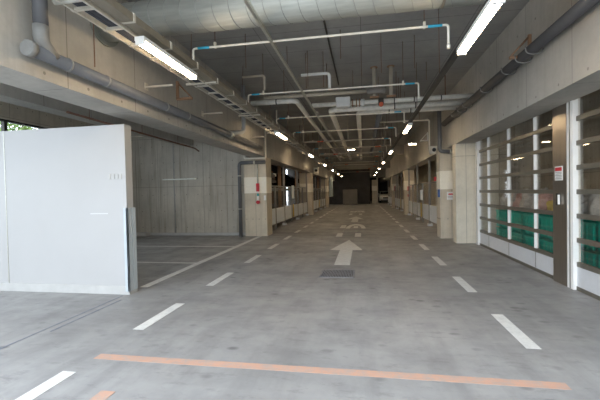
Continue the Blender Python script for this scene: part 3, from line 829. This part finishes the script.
# machine frames: steel posts, pallets
def machine(x0, x1, y0, y1, label):
    o = empty('parking_machine', ((x0+x1)/2, y0, 0), label, 'parking machine', 'car parking machines')
    for x in (x0, x1-.14):
        for y in (y0, (y0+y1)/2, y1-.14):
            MB().box(x, x+.14, y, y+.14, 0, 3.6).build('frame_post', 'kraft', o)
    n = 4; W = (y1-y0)/n
    for k in range(n):
        MB().box(x0, x1, y0+k*W+.06, y0+(k+1)*W-.06, 1.66, 1.74).build('upper_pallet', 'fence_post', o)
    MB().box(x0, x0+.08, y0, y1, 3.4, 3.6).build('top_beam', 'kraft', o)
    MB().box(x1-.08, x1, y0, y1, 3.4, 3.6).build('top_beam', 'kraft', o)
    return o
machine(-8.7, -4.15, 13.2, 23.0, 'steel car lift frame behind the nearer left guard fence')
machine(-8.7, -4.15, 24.3, 34.2, 'steel car lift frame behind the farther left guard fence')

def make_car(loc, rot, paint, label, L=4.2, Wd=1.68, Hh=1.45):
    o = empty('car', loc, label, 'car')
    # body profile along local y (front at -y)
    prof = [(-.50, .30), (-.50, .48), (-.47, .56), (-.25, .66), (-.12, .70), (.02, .96), (.30, 1.0), (.44, .78), (.49, .66), (.50, .35), (.48, .20), (-.48, .18)]
    sections = []
    b = bmesh.new()
    for xi, (xs, zk) in enumerate([(-1, .86), (-.93, .97), (-.6, 1), (0, 1.01), (.6, 1), (.93, .97), (1, .86)]):
        row = []
        for (py, pz) in prof:
            x = xs*Wd/2
            if pz > .72: x *= .80
            z = pz*Hh*(zk if pz > .6 else 1)
            y = py*L*(1 - .03*xs*xs)
            row.append(b.verts.new((x, y, z)))
        sections.append(row)
    n = len(prof)
    for A, B in zip(sections, sections[1:]):
        for i in range(n): b.faces.new((A[i], A[(i+1) % n], B[(i+1) % n], B[i]))
    b.faces.new(sections[0][::-1]); b.faces.new(sections[-1])
    bmesh.ops.recalc_face_normals(b, faces=b.faces[:])
    def place(bm_, name, mat, parent=o):
        me = bpy.data.meshes.new(name); bm_.to_mesh(me); bm_.free()
        q_ = bpy.data.objects.new(name, me); C.objects.link(q_); me.materials.append(M[mat]); q_.parent = parent
        for p in me.polygons: p.use_smooth = False
        return q_
    place(b, 'body', paint)
    def lb(name, mat, x0, x1, y0, y1, z0, z1, bev=.01):
        q_ = MB().box(x0, x1, y0, y1, z0, z1, bev); place(q_.bm, name, mat)
    # windscreen and side glass as slightly proud slabs
    ws = bmesh.new()
    def quad(pts, t):
        vs = [ws.verts.new(p) for p in pts]; vs2 = [ws.verts.new(Vector(p)+Vector(t)) for p in pts]
        ws.faces.new(vs); ws.faces.new(vs2[::-1])
        for i in range(4): ws.faces.new((vs[i], vs[(i+1) % 4], vs2[(i+1) % 4], vs2[i]))
    yb, yt = -.115*L, .005*L; zb_, zt = .72*Hh, .94*Hh
    quad([(-Wd*.40, yb-.02, zb_), (Wd*.40, yb-.02, zb_), (Wd*.36, yt-.02, zt), (-Wd*.36, yt-.02, zt)], (0, .03, .01))
    for s in (-1, 1):
        quad([(s*Wd*.43, -.06*L, .76*Hh), (s*Wd*.43, .40*L, .76*Hh), (s*Wd*.405, .30*L, .93*Hh), (s*Wd*.405, .04*L, .93*Hh)], (-s*.03, 0, 0))
    place(ws, 'windows', 'car_glass')
    for s in (-1, 1):
        lb('headlamp', 'white_pl', s*Wd*.36-.14, s*Wd*.36+.14, -.505*L, -.46*L, .42*Hh, .53*Hh, .02)
        for yy in (-.31*L, .31*L):
            q_ = MB().cyl((s*(Wd/2-.2), yy, .31), (s*(Wd/2+.01), yy, .31), .31, 20); place(q_.bm, 'wheel', 'black')
            q_ = MB().cyl((s*(Wd/2), yy, .31), (s*(Wd/2+.02), yy, .31), .19, 16); place(q_.bm, 'wheel_hub', 'galv')
        lb('mirror', paint, s*(Wd/2+.06)-.08, s*(Wd/2+.06)+.08, -.10*L, -.07*L, .70*Hh, .79*Hh, .02)
    lb('grille', 'dark', -Wd*.24, Wd*.24, -.508*L, -.47*L, .36*Hh, .48*Hh, .01)
    lb('bumper', 'dark', -Wd*.42, Wd*.42, -.505*L, -.46*L, .19*Hh, .27*Hh, .01)
    o.rotation_euler.z = rot
    return o
make_car((2.75, 47.5, 0), 0, 'car_white', 'distant white car facing the camera at the end of the aisle')
make_car((-6.2, 16.8, 1.74), R(90), 'car_dark', 'dark car on the upper pallet behind the nearer left guard fence', L=3.9, Hh=1.35)
make_car((-6.2, 29.2, 1.74), R(90), 'car_dark', 'dark car on the upper pallet behind the farther left guard fence', L=3.9, Hh=1.35)
make_car((-6.2, 19.3, 0), R(90), 'box_grey', 'grey car on the ground behind the nearer left guard fence', L=3.9, Hh=1.4)

# far end odds and ends
tag(MB().box(-2.3, -.7, 41.2, 42.6, 0, 1.7, .03).build('grey_cabinet', 'box_grey'), 'grey cabinet against the dark far wall', 'cabinet')
tag(MB().box(-3.35, -3.2, 36.2, 38.8, 1.0, 3.0, .02).build('pale_blue_panel', 'pale_blue'), 'pale blue panel standing for a bright window at the far left of the aisle', 'panel')  # brightness of a window put into a plain pale colour
q = MB(); q.box(2.9, 3.05, 41.4, 41.55, 0, 3.4); q.box(1.5, 1.62, 42.6, 42.75, 0, 3.0)
tag(q.build('door_frame_posts', 'pipe_white'), 'pale posts framing the far opening with the white car', 'frame')

# ------------------------------------------------------------------ foliage beyond the high window
def tree(x, y, h, r, label, seed):
    rnd = random.Random(seed)
    o = empty('tree', (x, y, 0), label, 'tree', 'trees beyond the high window')
    q = MB().sweep([(x, y, -.02), (x+.1, y, h*.4), (x, y+.1, h*.8)], .09, 8)
    for k in range(7):
        a = rnd.random()*6.28; q.sweep([(x, y, h*(.4+.06*k)), (x+math.cos(a)*r*.6, y+math.sin(a)*r*.6, h*(.55+.06*k))], .03, 6)
    q.build('trunk', 'bark', o)
    b = bmesh.new()
    for k in range(2600):
        a = rnd.random()*6.28; u = rnd.uniform(-1, 1); rr2 = r*rnd.random()**.4*(.8+.3*math.sin(a*3+seed))
        c = Vector((x+math.cos(a)*math.sqrt(1-u*u)*rr2, y+math.sin(a)*math.sqrt(1-u*u)*rr2, h*.72+u*rr2*.85))
        d = Vector((rnd.uniform(-1, 1), rnd.uniform(-1, 1), rnd.uniform(-1, 1))).normalized(); e = d.orthogonal().normalized(); s = rnd.uniform(.05, .1)
        vs = [b.verts.new(c + d*s), b.verts.new(c+e*s*.5), b.verts.new(c-d*s), b.verts.new(c-e*s*.5)]
        b.faces.new(vs)
    q = MB(); q.bm.free(); q.bm = b; q.build('foliage', 'leaf', o)
for k, (x, y) in enumerate([(-13.6, 8.3), (-13.4, 12.3), (-14.6, 16.4), (-18.5, 10.4), (-19.0, 15.0)]):
    tree(x, y, 5.0, 1.9, ['leafy tree beyond the high window, nearest the photo edge', 'leafy tree beyond the middle of the high window', 'leafy tree beyond the window farther right', 'farther tree behind the window trees, left', 'farther tree behind the window trees, right'][k], k+3)
